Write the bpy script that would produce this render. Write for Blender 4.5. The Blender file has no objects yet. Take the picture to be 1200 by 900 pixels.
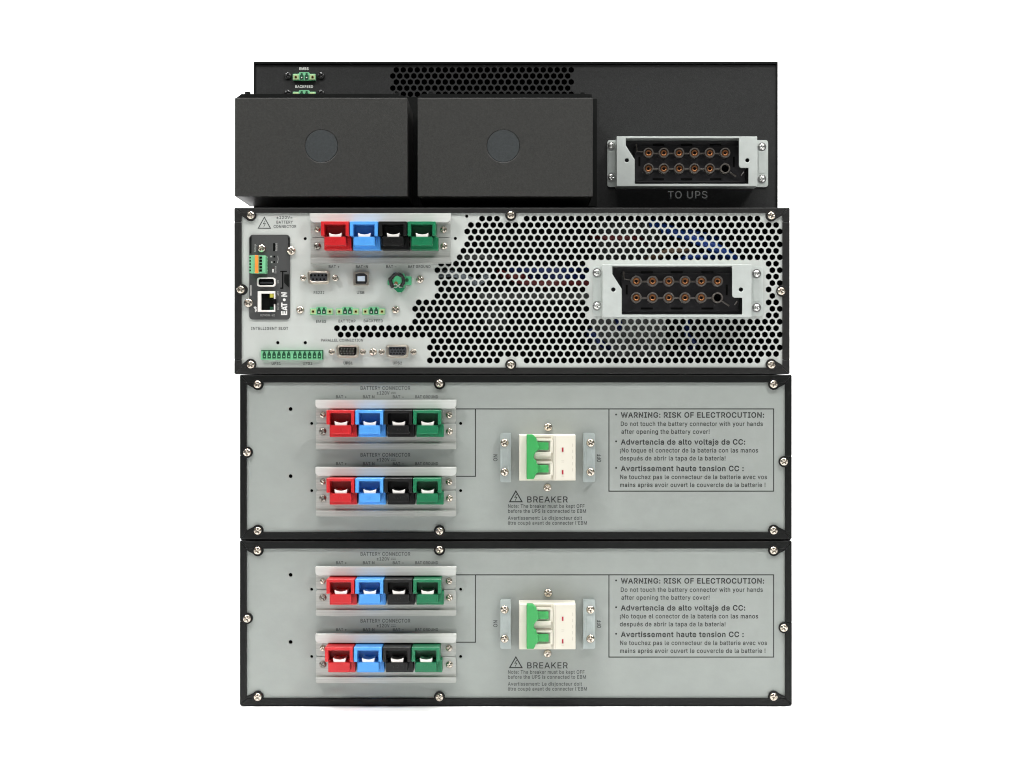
import bpy, bmesh, math
from mathutils import Vector, Matrix
from mathutils.geometry import delaunay_2d_cdt

# ------------------------------------------------------------------ camera, world, lights
SC = bpy.context.scene
COL = SC.collection
S = 1.0/1480.0            # metres per photo pixel on the plane of the rear panels (y = 0)
D = 1.2                   # camera distance to that plane
ZC = (826-450)*S          # camera height above the floor

cam = bpy.data.cameras.new('camera'); cam_o = bpy.data.objects.new('camera', cam); COL.objects.link(cam_o)
cam.sensor_width = 36.0; cam.lens = 36.0*(D/S)/1200.0
cam.clip_start = 0.01; cam.clip_end = 60
cam_o.location = (0, -D, ZC); cam_o.rotation_euler = (math.radians(90), 0, 0)
SC.camera = cam_o

W = bpy.data.worlds.new('World'); SC.world = W; W.use_nodes = True
bgn = W.node_tree.nodes['Background']; bgn.inputs[0].default_value = (0.97, 0.99, 1.0, 1); bgn.inputs[1].default_value = 0.13

SC.view_settings.view_transform = 'Standard'; SC.view_settings.look = 'None'
SC.cycles.filter_width = 1.1
SC.view_settings.gamma = 1; SC.view_settings.exposure = 0.0; SC.view_settings.use_curve_mapping = False

def area(name, loc, target, sx, sy, power, color=(1, 1, 1)):
    l = bpy.data.lights.new(name, 'AREA'); l.shape = 'RECTANGLE'; l.size = sx; l.size_y = sy
    l.energy = power; l.color = color
    o = bpy.data.objects.new(name, l); COL.objects.link(o); o.location = loc
    o.rotation_euler = (Vector(target)-Vector(loc)).to_track_quat('-Z', 'Y').to_euler()
    return o
area('softbox_left', (-1.0, -0.95, 1.65), (0, 0, 0.20), 0.34, 0.42, 18, (1.0, 0.99, 0.97))
area('softbox_right', (1.0, -0.95, 1.65), (0, 0, 0.20), 0.34, 0.42, 18, (1.0, 0.99, 0.97))
area('softbox_centre', (0.1, -0.75, 1.75), (0, 0, 0.15), 0.7, 0.35, 9, (1.0, 0.99, 0.97))
strip = area('floor_fill_strip', (0, -0.15, 1.7), (0, -0.07, 0), 3.0, 0.16, 4.6)  # added unseen strip that lifts the floor to clean white
strip.data.spread = math.radians(30)
area('backdrop_fill_left', (-1.6, 0.9, 1.2), (-0.4, 2.6, 0.5), 1.2, 1.6, 80)  # added unseen fill, washes the backdrop to plain white
area('backdrop_fill_right', (1.6, 0.9, 1.2), (0.4, 2.6, 0.5), 1.2, 1.6, 80)  # same added backdrop wash from the other side

# ------------------------------------------------------------------ materials
def mat(name, col, rough=0.5, metal=0.0, bump=None, var=None, spec=None, coat=0.0, aniso=None):
    m = bpy.data.materials.new(name); m.use_nodes = True
    nt = m.node_tree; b = nt.nodes['Principled BSDF']
    b.inputs['Base Color'].default_value = (*col, 1)
    b.inputs['Roughness'].default_value = rough; b.inputs['Metallic'].default_value = metal
    if spec is not None: b.inputs['Specular IOR Level'].default_value = spec
    if coat: b.inputs['Coat Weight'].default_value = coat
    tc = nt.nodes.new('ShaderNodeTexCoord')
    if bump:
        sc, st = bump[0], bump[1]
        n = nt.nodes.new('ShaderNodeTexNoise'); n.inputs['Scale'].default_value = sc; n.inputs['Detail'].default_value = 3
        bp = nt.nodes.new('ShaderNodeBump'); bp.inputs['Strength'].default_value = st; bp.inputs['Distance'].default_value = 0.0002
        if len(bump) > 2:
            mp = nt.nodes.new('ShaderNodeMapping'); mp.inputs['Scale'].default_value = bump[2]
            nt.links.new(tc.outputs['Object'], mp.inputs[0]); nt.links.new(mp.outputs[0], n.inputs[0])
        else:
            nt.links.new(tc.outputs['Object'], n.inputs[0])
        nt.links.new(n.outputs['Fac'], bp.inputs['Height']); nt.links.new(bp.outputs[0], b.inputs['Normal'])
    if var:
        sc, amt = var[0], var[1]
        n = nt.nodes.new('ShaderNodeTexNoise'); n.inputs['Scale'].default_value = sc; n.inputs['Detail'].default_value = 5
        n.inputs['Roughness'].default_value = 0.6
        if len(var) > 2:
            mp = nt.nodes.new('ShaderNodeMapping'); mp.inputs['Scale'].default_value = var[2]
            nt.links.new(tc.outputs['Object'], mp.inputs[0]); nt.links.new(mp.outputs[0], n.inputs[0])
        else:
            nt.links.new(tc.outputs['Object'], n.inputs[0])
        r = nt.nodes.new('ShaderNodeMapRange'); r.inputs[1].default_value = 0.3; r.inputs[2].default_value = 0.7
        r.inputs[3].default_value = 1-amt; r.inputs[4].default_value = 1+amt
        nt.links.new(n.outputs['Fac'], r.inputs[0])
        mx = nt.nodes.new('ShaderNodeVectorMath'); mx.operation = 'SCALE'; mx.inputs[0].default_value = col
        nt.links.new(r.outputs[0], mx.inputs['Scale']); nt.links.new(mx.outputs[0], b.inputs['Base Color'])
    return m

M = {}
M['backdrop'] = mat('white_backdrop_paper', (0.95, 0.95, 0.95), 0.9, spec=0.1)
M['frame'] = mat('charcoal_frame_paint', (0.014, 0.014, 0.0135), 0.42, bump=(1600, 0.5), var=(60, 0.12), spec=0.32)
M['case'] = mat('black_powder_coat', (0.0050, 0.0056, 0.0052), 0.40, bump=(1600, 0.5), var=(60, 0.12), spec=0.22)
M['face'] = mat('black_textured_paint', (0.019, 0.0195, 0.0195), 0.46, bump=(1300, 0.7), var=(700, 0.2), spec=0.34)
M['cover'] = mat('charcoal_powder_coat', (0.030, 0.030, 0.028), 0.44, bump=(1300, 0.6), var=(700, 0.18), spec=0.36)
M['knock'] = mat('blue_grey_knockout', (0.032, 0.0365, 0.038), 0.5, bump=(1300, 0.5), var=(700, 0.15), spec=0.36)
M['ups_panel'] = mat('pale_painted_steel', (0.50, 0.525, 0.50), 0.46, 0.0, bump=(700, 0.15), var=(35, 0.03))
M['bat_panel'] = mat('galvanised_grey_steel', (0.298, 0.323, 0.304), 0.50, 0.05, bump=(500, 0.2), var=(45, 0.035, (1, 1, 1.4)))
M['zinc'] = mat('brushed_zinc', (0.43, 0.44, 0.415), 0.42, 0.3, bump=(300, 0.5, (0.12, 1, 6)), var=(160, 0.14, (0.12, 1, 5)))
M['bracket'] = mat('pale_galvanised_bracket', (0.58, 0.62, 0.595), 0.34, 0.25, var=(120, 0.05))
M['plate'] = mat('blue_grey_bracket_steel', (0.39, 0.44, 0.43), 0.33, 0.25, var=(160, 0.06))
M['screw'] = mat('nickel_screw', (0.64, 0.58, 0.50), 0.20, 1.0, bump=(1200, 0.5))
M['screw_z'] = mat('bright_zinc_screw', (0.80, 0.80, 0.78), 0.22, 1.0, bump=(1200, 0.5))
M['screw_d'] = mat('dull_dark_screw', (0.30, 0.28, 0.25), 0.30, 1.0)
M['screw_b'] = mat('black_screw', (0.02, 0.02, 0.02), 0.25)
M['steel'] = mat('bright_steel', (0.95, 0.92, 0.88), 0.25, 0.15)
M['lip'] = mat('bright_zinc_lip', (0.58, 0.59, 0.565), 0.5, 0.1, bump=(300, 0.35, (0.12, 1, 6)), var=(160, 0.06, (0.12, 1, 5)))
M['shell'] = mat('nickel_shell', (0.72, 0.66, 0.57), 0.28, 1.0)
M['red'] = mat('red_plastic', (0.52, 0.010, 0.014), 0.38, bump=(900, 0.2))
M['blue'] = mat('light_blue_plastic', (0.075, 0.33, 0.78), 0.38, bump=(900, 0.2))
M['black'] = mat('black_plastic', (0.007, 0.007, 0.007), 0.35, bump=(900, 0.2), spec=0.3)
M['green'] = mat('dark_green_plastic', (0.003, 0.155, 0.062), 0.38, bump=(900, 0.2))
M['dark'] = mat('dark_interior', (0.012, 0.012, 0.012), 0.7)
M['hole'] = mat('black_void', (0.004, 0.004, 0.004), 0.9, spec=0.1)
M['cream'] = mat('cream_plastic', (0.70, 0.67, 0.575), 0.42, bump=(700, 0.1))
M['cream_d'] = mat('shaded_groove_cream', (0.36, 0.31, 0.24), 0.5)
M['toggle'] = mat('bright_green_toggle', (0.040, 0.33, 0.085), 0.35)
M['redmark'] = mat('red_indicator', (0.36, 0.012, 0.03), 0.3)
M['pgreen'] = mat('mint_green_plastic', (0.17, 0.50, 0.265), 0.4)
M['plug'] = mat('mid_green_plug', (0.06, 0.34, 0.16), 0.35)
M['pdark'] = mat('green_socket_cavity', (0.004, 0.055, 0.022), 0.5)
M['pyel'] = mat('pale_green_flange', (0.38, 0.52, 0.26), 0.4)
M['orange'] = mat('orange_plastic', (0.80, 0.25, 0.04), 0.4)
M['brass'] = mat('brass_insert', (0.50, 0.30, 0.08), 0.3, 1.0)
M['copper'] = mat('copper_contact', (0.50, 0.21, 0.09), 0.30, 0.9)
M['socket'] = mat('grey_black_socket', (0.018, 0.017, 0.019), 0.33, bump=(500, 0.3), spec=0.4)
M['sleeve'] = mat('charcoal_sleeve', (0.085, 0.075, 0.066), 0.32)
M['card'] = mat('dark_grey_card', (0.050, 0.051, 0.051), 0.5, bump=(900, 0.3))
M['ink'] = mat('black_print', (0.018, 0.02, 0.02), 0.6)
M['inkg'] = mat('grey_print', (0.045, 0.05, 0.05), 0.6)
M['white'] = mat('white_print', (0.72, 0.72, 0.70), 0.6)
M['silver'] = mat('silver_print', (0.88, 0.89, 0.87), 0.6)
M['whiteg'] = mat('light_grey_print', (0.40, 0.40, 0.39), 0.6)
M['usbw'] = mat('pale_blue_plastic', (0.62, 0.72, 0.82), 0.3)
M['grey'] = mat('slate_plastic', (0.035, 0.037, 0.042), 0.5)
M['wred'] = mat('red_wire', (0.13, 0.014, 0.015), 0.4)
M['wblue'] = mat('blue_wire', (0.012, 0.065, 0.36), 0.4)
M['board'] = mat('dull_board', (0.09, 0.095, 0.09), 0.5, var=(150, 0.5))
M['wdeep'] = mat('dark_blue_wire', (0.006, 0.02, 0.12), 0.4)
M['wbrown'] = mat('brown_wire', (0.16, 0.10, 0.06), 0.45)
M['amber'] = mat('yellow_lens', (0.45, 0.42, 0.06), 0.3)
M['washer'] = mat('matt_washer', (0.62, 0.62, 0.58), 0.4, 0.8)

# ------------------------------------------------------------------ helpers
ORG = {}     # world origin of every object (before copies)
def P(px, py, y=0.0):
    """world point lying on the plane y whose photo position is px,py"""
    f = (D+y)/D
    return Vector(((px-600)*S*f, y, ZC+(450-py)*S*f))

class B:
    def __init__(s): s.bm = bmesh.new()
    def hexa(s, p):
        v = [s.bm.verts.new(q) for q in p]
        for f in ((0,1,2,3),(7,6,5,4),(0,4,5,1),(1,5,6,2),(2,6,7,3),(3,7,4,0)):
            s.bm.faces.new([v[i] for i in f])
    def box(s, x0, x1, y0, y1, z0, z1):
        s.hexa([(x0,y0,z0),(x1,y0,z0),(x1,y0,z1),(x0,y0,z1),(x0,y1,z0),(x1,y1,z0),(x1,y1,z1),(x0,y1,z1)])
    def pb(s, x0, y0, x1, y1, yf, yb):
        """box whose FRONT face (at depth yf) covers the photo rectangle"""
        a = P(x0, y1, yf); b = P(x1, y0, yf)
        s.box(a.x, b.x, yf, yb, a.z, b.z)
    def poly(s, pts, yf, yb):
        """convex or concave outline (world x,z pairs) extruded from yf back to yb"""
        s.sheet(pts, [], yf, yb)
    def ppoly(s, pts, yf, yb, holes=()):
        q = [(P(x, y, yf).x, P(x, y, yf).z) for x, y in pts]
        hs = [[(P(x, y, yf).x, P(x, y, yf).z) for x, y in h] for h in holes]
        s.sheet(q, hs, yf, yb)
    def sheet(s, outer, holes, yf, yb):
        coords = []; faces = []
        for loop in [outer]+list(holes):
            a = sum(loop[i][0]*loop[(i+1) % len(loop)][1]-loop[(i+1) % len(loop)][0]*loop[i][1] for i in range(len(loop)))
            if a < 0: loop = list(reversed(loop))
            k = len(coords); coords += [Vector((p[0]*1000, p[1]*1000)) for p in loop]
            faces.append(list(range(k, k+len(loop))))
        vo, eo, fo, ov, oe, of = delaunay_2d_cdt(coords, [], faces, 0, 1e-6)
        keep = [f for f, src in zip(fo, of) if src and 0 in src and max(src) == 0]
        fr = [s.bm.verts.new((v.x/1000, yf, v.y/1000)) for v in vo]
        bk = [s.bm.verts.new((v.x/1000, yb, v.y/1000)) for v in vo]
        cnt = {}
        for f in keep:
            s.bm.faces.new([fr[i] for i in f]); s.bm.faces.new([bk[i] for i in reversed(f)])
            for i in range(len(f)):
                e = (f[i], f[(i+1) % len(f)]); cnt[e] = 1
        for (a, b) in cnt:
            if (b, a) not in cnt:
                s.bm.faces.new([fr[b], fr[a], bk[a], bk[b]])
        for v in fr+bk:
            if not v.link_faces: s.bm.verts.remove(v)
    def cyl(s, c, r, yf, yb, n=24, r2=None):
        """cylinder along y at world (x,z)=c"""
        r2 = r if r2 is None else r2
        A = [s.bm.verts.new((c[0]+r*math.cos(t*2*math.pi/n), yf, c[1]+r*math.sin(t*2*math.pi/n))) for t in range(n)]
        Bk = [s.bm.verts.new((c[0]+r2*math.cos(t*2*math.pi/n), yb, c[1]+r2*math.sin(t*2*math.pi/n))) for t in range(n)]
        s.bm.faces.new(A); s.bm.faces.new(list(reversed(Bk)))
        for i in range(n):
            j = (i+1) % n; s.bm.faces.new([A[j], A[i], Bk[i], Bk[j]])
    def pc(s, px, py, rpx, yf, yb, n=24, r2=None):
        p = P(px, py, yf); s.cyl((p.x, p.z), rpx*S, yf, yb, n, None if r2 is None else r2*S)
    def ring(s, px, py, ro, ri, yf, yb, n=28):
        p = P(px, py, yf)
        o = [(p.x+ro*S*math.cos(t*2*math.pi/n), p.z+ro*S*math.sin(t*2*math.pi/n)) for t in range(n)]
        i = [(p.x+ri*S*math.cos(t*2*math.pi/n), p.z+ri*S*math.sin(t*2*math.pi/n)) for t in range(n)]
        s.sheet(o, [i], yf, yb)
    def tube(s, pts, r, n=10):
        pts = [Vector(p) for p in pts]; rings = []
        for i, p in enumerate(pts):
            t = (pts[min(i+1, len(pts)-1)]-pts[max(i-1, 0)]).normalized()
            u = t.orthogonal().normalized() if i == 0 else (u-t*u.dot(t)).normalized()
            w = t.cross(u)
            rings.append([s.bm.verts.new(p+(u*math.cos(a*2*math.pi/n)+w*math.sin(a*2*math.pi/n))*r) for a in range(n)])
        for a, b in zip(rings, rings[1:]):
            for i in range(n):
                j = (i+1) % n; s.bm.faces.new([a[i], a[j], b[j], b[i]])
        s.bm.faces.new(list(reversed(rings[0]))); s.bm.faces.new(rings[-1])
    def done(s, name, m, parent=None, bevel=None, smooth=None, label=None, seg=2, origin=None):
        bmesh.ops.recalc_face_normals(s.bm, faces=s.bm.faces)
        if origin is None:
            lo = Vector([min(v.co[i] for v in s.bm.verts) for i in range(3)])
            hi = Vector([max(v.co[i] for v in s.bm.verts) for i in range(3)])
            origin = (lo+hi)/2
        origin = Vector(origin)
        bmesh.ops.translate(s.bm, verts=s.bm.verts, vec=-origin)
        me = bpy.data.meshes.new(name); s.bm.to_mesh(me); s.bm.free()
        me.materials.append(M[m])
        o = link(name, me, origin, parent)
        if bevel:
            bv = o.modifiers.new('bevel', 'BEVEL'); bv.width = bevel; bv.segments = seg
            bv.limit_method = 'ANGLE'; bv.angle_limit = math.radians(40); bv.use_clamp_overlap = True
            bv.harden_normals = False
        if smooth:
            for p in me.polygons: p.use_smooth = True
            me.set_sharp_from_angle(angle=math.radians(smooth))
        if label: o['label'] = label
        return o

def link(name, me, origin, parent=None):
    o = bpy.data.objects.new(name, me); COL.objects.link(o)
    origin = Vector(origin); ORG[o.name] = origin.copy()
    if parent:
        o.parent = parent; o.location = origin-ORG[parent.name]
    else: o.location = origin
    return o

def thing(name, loc, label, cat, group=None):
    o = bpy.data.objects.new(name, None); COL.objects.link(o); o.location = loc
    o.empty_display_size = 0.05
    ORG[o.name] = Vector(loc); o['label'] = label; o['category'] = cat
    if group: o['group'] = group
    return o

def dup(o, parent, loc=None):
    c = o.copy(); COL.objects.link(c); c.parent = parent
    if loc is not None: c.location = loc
    pw = ORG[parent.name] if parent else Vector((0, 0, 0))
    ORG[c.name] = pw+Vector(c.location)
    for ch in list(o.children): dup(ch, c)
    return c

def dup_shift(o, parent, shift):
    """copy a part to another thing, displaced by a world vector"""
    return dup(o, parent, ORG[o.name]+Vector(shift)-ORG[parent.name])

# screws: domed head with a pressed cross recess, on an optional washer
_sc = {}
def screw_mesh(mname, r, rot, washer):
    key = (mname, round(r, 2), rot, washer)
    if key in _sc: return _sc[key]
    bm = bmesh.new(); R = r*S; NR, NS = 11, 40
    prev = None; c = None
    for i in range(NR+1):
        t = i/NR; row = []
        for j in range(NS):
            a = j*2*math.pi/NS
            x, z = t*math.cos(a), t*math.sin(a)
            h = 0.50*math.sqrt(max(0, 1-t*t))+0.10*(1 if t < 0.999 else 0)
            ca, sa = math.cos(rot), math.sin(rot)
            u, v = x*ca+z*sa, -x*sa+z*ca
            wdt = 0.15*(1-0.3*t)
            if t < 0.66 and (abs(u) < wdt or abs(v) < wdt): h -= 0.42*(1-t*0.9)
            if i == 0: continue
            row.append(bm.verts.new((x*R, -h*R, z*R)))
        if i == 0: c = bm.verts.new((0, -0.2*R, 0))
        elif i == 1:
            for j in range(NS): bm.faces.new([c, row[(j+1) % NS], row[j]])
        else:
            for j in range(NS): bm.faces.new([prev[j], prev[(j+1) % NS], row[(j+1) % NS], row[j]])
        if i: prev = row
    base = [bm.verts.new((v.co.x, 0.0, v.co.z)) for v in prev]
    for j in range(NS): bm.faces.new([prev[j], prev[(j+1) % NS], base[(j+1) % NS], base[j]])
    if washer:
        n0 = len(bm.verts)
        for (ra, ya, rb, yb) in ((washer, -0.0004, washer, 0.0), (0.2, -0.0004, washer, -0.0004)):
            A = [bm.verts.new((ra*S*math.cos(k*2*math.pi/NS), ya, ra*S*math.sin(k*2*math.pi/NS))) for k in range(NS)]
            C = [bm.verts.new((rb*S*math.cos(k*2*math.pi/NS), yb, rb*S*math.sin(k*2*math.pi/NS))) for k in range(NS)]
            for k in range(NS): bm.faces.new([A[k], A[(k+1) % NS], C[(k+1) % NS], C[k]])
    bmesh.ops.recalc_face_normals(bm, faces=bm.faces)
    me = bpy.data.meshes.new('screw'); bm.to_mesh(me); bm.free(); me.materials.append(M[mname])
    for p in me.polygons: p.use_smooth = True
    me.set_sharp_from_angle(angle=math.radians(38))
    _sc[key] = me
    return me
_rots = [0.1, 0.75, 0.4, 1.2, 0.6, 0.25, 0.95]; _ri = [0]
def screw(px, py, y, r, parent, m='screw', washer=None, name='screw', label=None):
    _ri[0] += 1
    o = link(name, screw_mesh(m, r, _rots[_ri[0] % len(_rots)], washer), P(px, py, y), parent)
    if label: o['label'] = label
    return o

# lettering -----------------------------------------------------------------
_cap = [None]
def sans():
    # the plain sans-serif that ships inside Blender; its built-in default face if that is missing
    import os
    try:
        p = os.path.join(bpy.utils.system_resource('DATAFILES', path='fonts'), 'Inter.woff2')
        return bpy.data.fonts.load(p) if os.path.exists(p) else None
    except Exception:
        return None
FONT = sans()
def glyphs(txt, bold=0.0):
    """letter outlines -> one flat mesh; overlapping contours are joined by the non-zero rule, bold pushes them outwards"""
    cu = bpy.data.curves.new('t', 'FONT'); cu.body = txt
    if FONT: cu.font = FONT
    cu.size = 1; cu.resolution_u = 3; cu.space_character = 1.09; cu.fill_mode = 'NONE'
    o = bpy.data.objects.new('t', cu); COL.objects.link(o)
    bpy.context.view_layer.update()
    me = bpy.data.meshes.new_from_object(o.evaluated_get(bpy.context.evaluated_depsgraph_get()))
    bpy.data.objects.remove(o); bpy.data.curves.remove(cu)
    nxt = {e.vertices[0]: e.vertices[1] for e in me.edges}
    seen = set(); loops = []
    for v0 in sorted(nxt):
        if v0 in seen: continue
        lp = []; v = v0
        while v is not None and v not in seen:
            seen.add(v); lp.append(me.vertices[v].co.to_2d()); v = nxt.get(v)
        q = [p for i, p in enumerate(lp) if (p-lp[i-1]).length > 1e-5]
        if len(q) > 2: loops.append(q)
    bpy.data.meshes.remove(me)
    ar = [sum(l[i-1].x*l[i].y-l[i].x*l[i-1].y for i in range(len(l)))/2 for l in loops]
    big = max(range(len(ar)), key=lambda i: abs(ar[i])); sg = 1 if ar[big] > 0 else -1
    coords = []; faces = []; sign = []
    for l, A in zip(loops, ar):
        if bold:
            n = len(l); out = []
            for i in range(n):
                d1 = (l[i]-l[i-1]).normalized(); d2 = (l[(i+1) % n]-l[i]).normalized()
                n1 = Vector((d1.y, -d1.x))*sg; n2 = Vector((d2.y, -d2.x))*sg; m = n1+n2
                m = m/max(m.dot(n1), 0.7) if m.length > 1e-3 else n1
                out.append(l[i]+m*bold)
            l = out
        sign.append(1 if A > 0 else -1)
        if A < 0: l = list(reversed(l))
        k = len(coords); coords += [p*10 for p in l]; faces.append(list(range(k, k+len(l))))
    vo, eo, fo, ov, oe, of = delaunay_2d_cdt(coords, [], faces, 0, 1e-6)
    keep = [f for f, src in zip(fo, of) if src and sum(sign[i] for i in src) != 0]
    used = sorted({i for f in keep for i in f}); ix = {v: k for k, v in enumerate(used)}
    me = bpy.data.meshes.new('g'); me.from_pydata([(vo[i].x/10, vo[i].y/10, 0) for i in used], [], [[ix[i] for i in f] for f in keep])
    return me
def capheight():
    if _cap[0] is None:
        me = glyphs('H'); _cap[0] = max(v.co.y for v in me.vertices)-min(v.co.y for v in me.vertices)
    return _cap[0]
class T:
    """a block of printing: every line is fitted between two photo columns"""
    def __init__(s, y): s.bm = bmesh.new(); s.y = y
    def line(s, txt, x0, x1, yc, h, bold=0.012, rot=0):
        me = glyphs(txt, bold); k = h/capheight()
        xs = [v.co.x for v in me.vertices]; a, b = min(xs), max(xs)
        kx = (x1-x0)/(b-a); t = bmesh.new(); t.from_mesh(me); bpy.data.meshes.remove(me)
        xm, base = (x0+x1)/2, yc+h/2
        for v in t.verts:
            dx = (v.co.x-a)*kx+x0-xm; dy = -(v.co.y*k)+h/2
            if rot: dx, dy = dy, -dx
            v.co = P(xm+dx, yc+dy, s.y)
        tmp = bpy.data.meshes.new('x'); t.to_mesh(tmp); t.free(); s.bm.from_mesh(tmp); bpy.data.meshes.remove(tmp)
        return s
    def quad(s, pts):
        s.bm.faces.new([s.bm.verts.new(P(x, y, s.y)) for x, y in pts])
    def seg(s, x0, y0, x1, y1, w):
        d = Vector((x1-x0, y1-y0)).normalized(); n = Vector((-d.y, d.x))*w/2; e = d*w/2
        s.quad([(x0-e.x+n.x, y0-e.y+n.y), (x1+e.x+n.x, y1+e.y+n.y), (x1+e.x-n.x, y1+e.y-n.y), (x0-e.x-n.x, y0-e.y-n.y)])
    def dot(s, x, y, r):
        s.quad([(x+r*math.cos(a*math.pi/6), y+r*math.sin(a*math.pi/6)) for a in range(12)])
    def warn(s, xl, xr, yt, yb, w=0.9):
        xm = (xl+xr)/2; H = yb-yt
        o = [(xl, yb), (xr, yb), (xm, yt)]; cx, cy = xm, yb-H/3
        k = 1-w*3/H*1.0
        i = [(cx+(x-cx)*k, cy+(y-cy)*k) for x, y in o]
        for a in range(3):
            b = (a+1) % 3; s.quad([o[a], o[b], i[b], i[a]])
        s.seg(xm+H*.06, yt+H*.36, xm-H*.09, yt+H*.60, w*.6); s.seg(xm-H*.09, yt+H*.60, xm+H*.08, yt+H*.58, w*.6)
        s.seg(xm+H*.08, yt+H*.58, xm-H*.04, yt+H*.84, w*.6)
    def done(s, name, m, parent, label=None):
        # make every face look at the camera, then lift as a thin print layer
        for f in s.bm.faces:
            f.normal_update()
            if f.normal.y > 0: f.normal_flip()
        lo = Vector([min(v.co[i] for v in s.bm.verts) for i in range(3)]); hi = Vector([max(v.co[i] for v in s.bm.verts) for i in range(3)])
        c = (lo+hi)/2; bmesh.ops.translate(s.bm, verts=s.bm.verts, vec=-c)
        me = bpy.data.meshes.new(name); s.bm.to_mesh(me); s.bm.free(); me.materials.append(M[m])
        o = link(name, me, c, parent)
        if label: o['label'] = label
        return o

def circ(px, py, r, n=14, y=0.0, rot=0.0):
    p = P(px, py, y); f = 1.0
    return [(p.x+r*S*math.cos(rot+k*2*math.pi/n), p.z+r*S*math.sin(rot+k*2*math.pi/n)) for k in range(n)]
def hexhole(cx, cz, r):
    """rounded hexagon, world units"""
    out = []
    for k in range(6):
        a = math.radians(30+60*k)
        for d, q in ((-11, 0.985), (11, 0.985)):
            out.append((cx+r*q*math.cos(a+math.radians(d)), cz+r*q*math.sin(a+math.radians(d))))
    return out
def prect(x0, y0, x1, y1, y=0.0):
    a, b = P(x0, y1, y), P(x1, y0, y)
    return [(a.x, a.z), (b.x, a.z), (b.x, b.z), (a.x, b.z)]
def rrect(x0, y0, x1, y1, r, corners='1234', n=4):
    """photo-pixel rectangle with rounded corners (1 top left, 2 top right, 3 bottom right, 4 bottom left)"""
    out = []
    for c, (cx, cy, a0) in zip('1234', ((x0+r, y0+r, 180), (x1-r, y0+r, 270), (x1-r, y1-r, 0), (x0+r, y1-r, 90))):
        if c in corners:
            for k in range(n+1):
                a = math.radians(a0+90*k/n); out.append((cx+r*math.cos(a), cy+r*math.sin(a)))
        else:
            out.append({'1': (x0, y0), '2': (x1, y0), '3': (x1, y1), '4': (x0, y1)}[c])
    return out

# ------------------------------------------------------------------ setting: one sheet of white backdrop (floor sweeping up into the wall)
def backdrop():
    bm = bmesh.new(); prof = [(-4.0, 0)]
    prof += [(1.6, 0)]
    for k in range(1, 13):
        a = math.radians(90*k/12); prof.append((1.6+1.2*math.sin(a), 1.2-1.2*math.cos(a)))
    prof += [(2.8, 4.5)]
    zf = P(0, 633.1+194.4).z
    L = [bm.verts.new((-5, y, z+zf)) for y, z in prof]; R = [bm.verts.new((5, y, z+zf)) for y, z in prof]
    for i in range(len(prof)-1): bm.faces.new([L[i], R[i], R[i+1], L[i+1]])
    me = bpy.data.meshes.new('backdrop'); bm.to_mesh(me); bm.free(); me.materials.append(M['backdrop'])
    for p in me.polygons: p.use_smooth = True
    o = bpy.data.objects.new('backdrop', me); COL.objects.link(o)
    o['kind'] = 'structure'; o['label'] = 'seamless white backdrop sweeping up behind the equipment stack'
    o['category'] = 'backdrop'
backdrop()

# ------------------------------------------------------------------ chassis shared by the three cased units
def chassis(root, X0, Y0, X1, Y1, ix0, iy0, ix1, iy1, tabs, seams, gap_end, paint='case', depth=0.60, yf=-0.0018):
    """case shell + mitred black front frame.  px outline, px inner opening"""
    b = B()
    a, c = P(X0+0.6, Y1-0.3), P(X1-0.6, Y0+0.3)
    t = 0.0012; y0 = yf+0.0016; y1 = depth
    b.box(a.x, a.x+t, y0, y1, a.z, c.z); b.box(c.x-t, c.x, y0, y1, a.z, c.z)
    b.box(a.x+t, c.x-t, y0, y1, a.z, a.z+t); b.box(a.x+t, c.x-t, y0, y1, c.z-t, c.z)
    b.box(a.x+t, c.x-t, y1-t, y1, a.z+t, c.z-t)
    b.done('case', 'case', root)
    b = B(); b.pb(X0+1.4, Y1-1.0, X1-1.4, gap_end, 0.0022, depth-0.01); b.done('gap_shade_bar', 'case', root)  # dark bar added to close the gap below and stand in for its shade
    f = B(); g = 0.22
    f.ppoly([(X0+g, Y0), (X1-g, Y0), (ix1-g, iy0), (ix0+g, iy0)], yf, -0.0001)
    f.ppoly([(X0+g, Y1), (X1-g, Y1), (ix1-g, iy1), (ix0+g, iy1)], yf, -0.0001)
    for (xo, xi, sy) in ((X0, ix0, seams[0]), (X1, ix1, seams[1])):
        ys = [Y0+g]+[q for sm in sy for q in (sm-0.25, sm+0.25)]+[Y1-g]
        for k in range(0, len(ys), 2):
            p = []
            yA, yB = ys[k], ys[k+1]
            p.append((xo, yA)); p.append((xo, yB))
            if k+2 == len(ys): p.append((xi, iy1+g))
            else: p.append((xi, yB))
            if k == 0: p.append((xi, iy0+g))
            else: p.append((xi, yA))
            f.ppoly(p, yf+0.00004, -0.0001)
    f.done('frame', paint, root, bevel=0.0005)
    for (tx, ty, mode) in tabs:
        tb = B(); tb.pc(tx, ty, 6.6, yf-0.00025, -0.00005, 28)
        if mode:          # diagonal web running out to the corner
            sx, sy = mode
            ox = X0+4 if sx < 0 else X1-4; oy = iy0 if sy < 0 else iy1
            tb.ppoly([(tx+sx*(-2), oy), (ox, oy-sy*0.0), (tx+sx*5.2, ty-sy*4.0), (tx, ty)], yf-0.00015, -0.00005)
        tb.done('fixing_tab', paint, root, bevel=0.00018)

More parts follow.
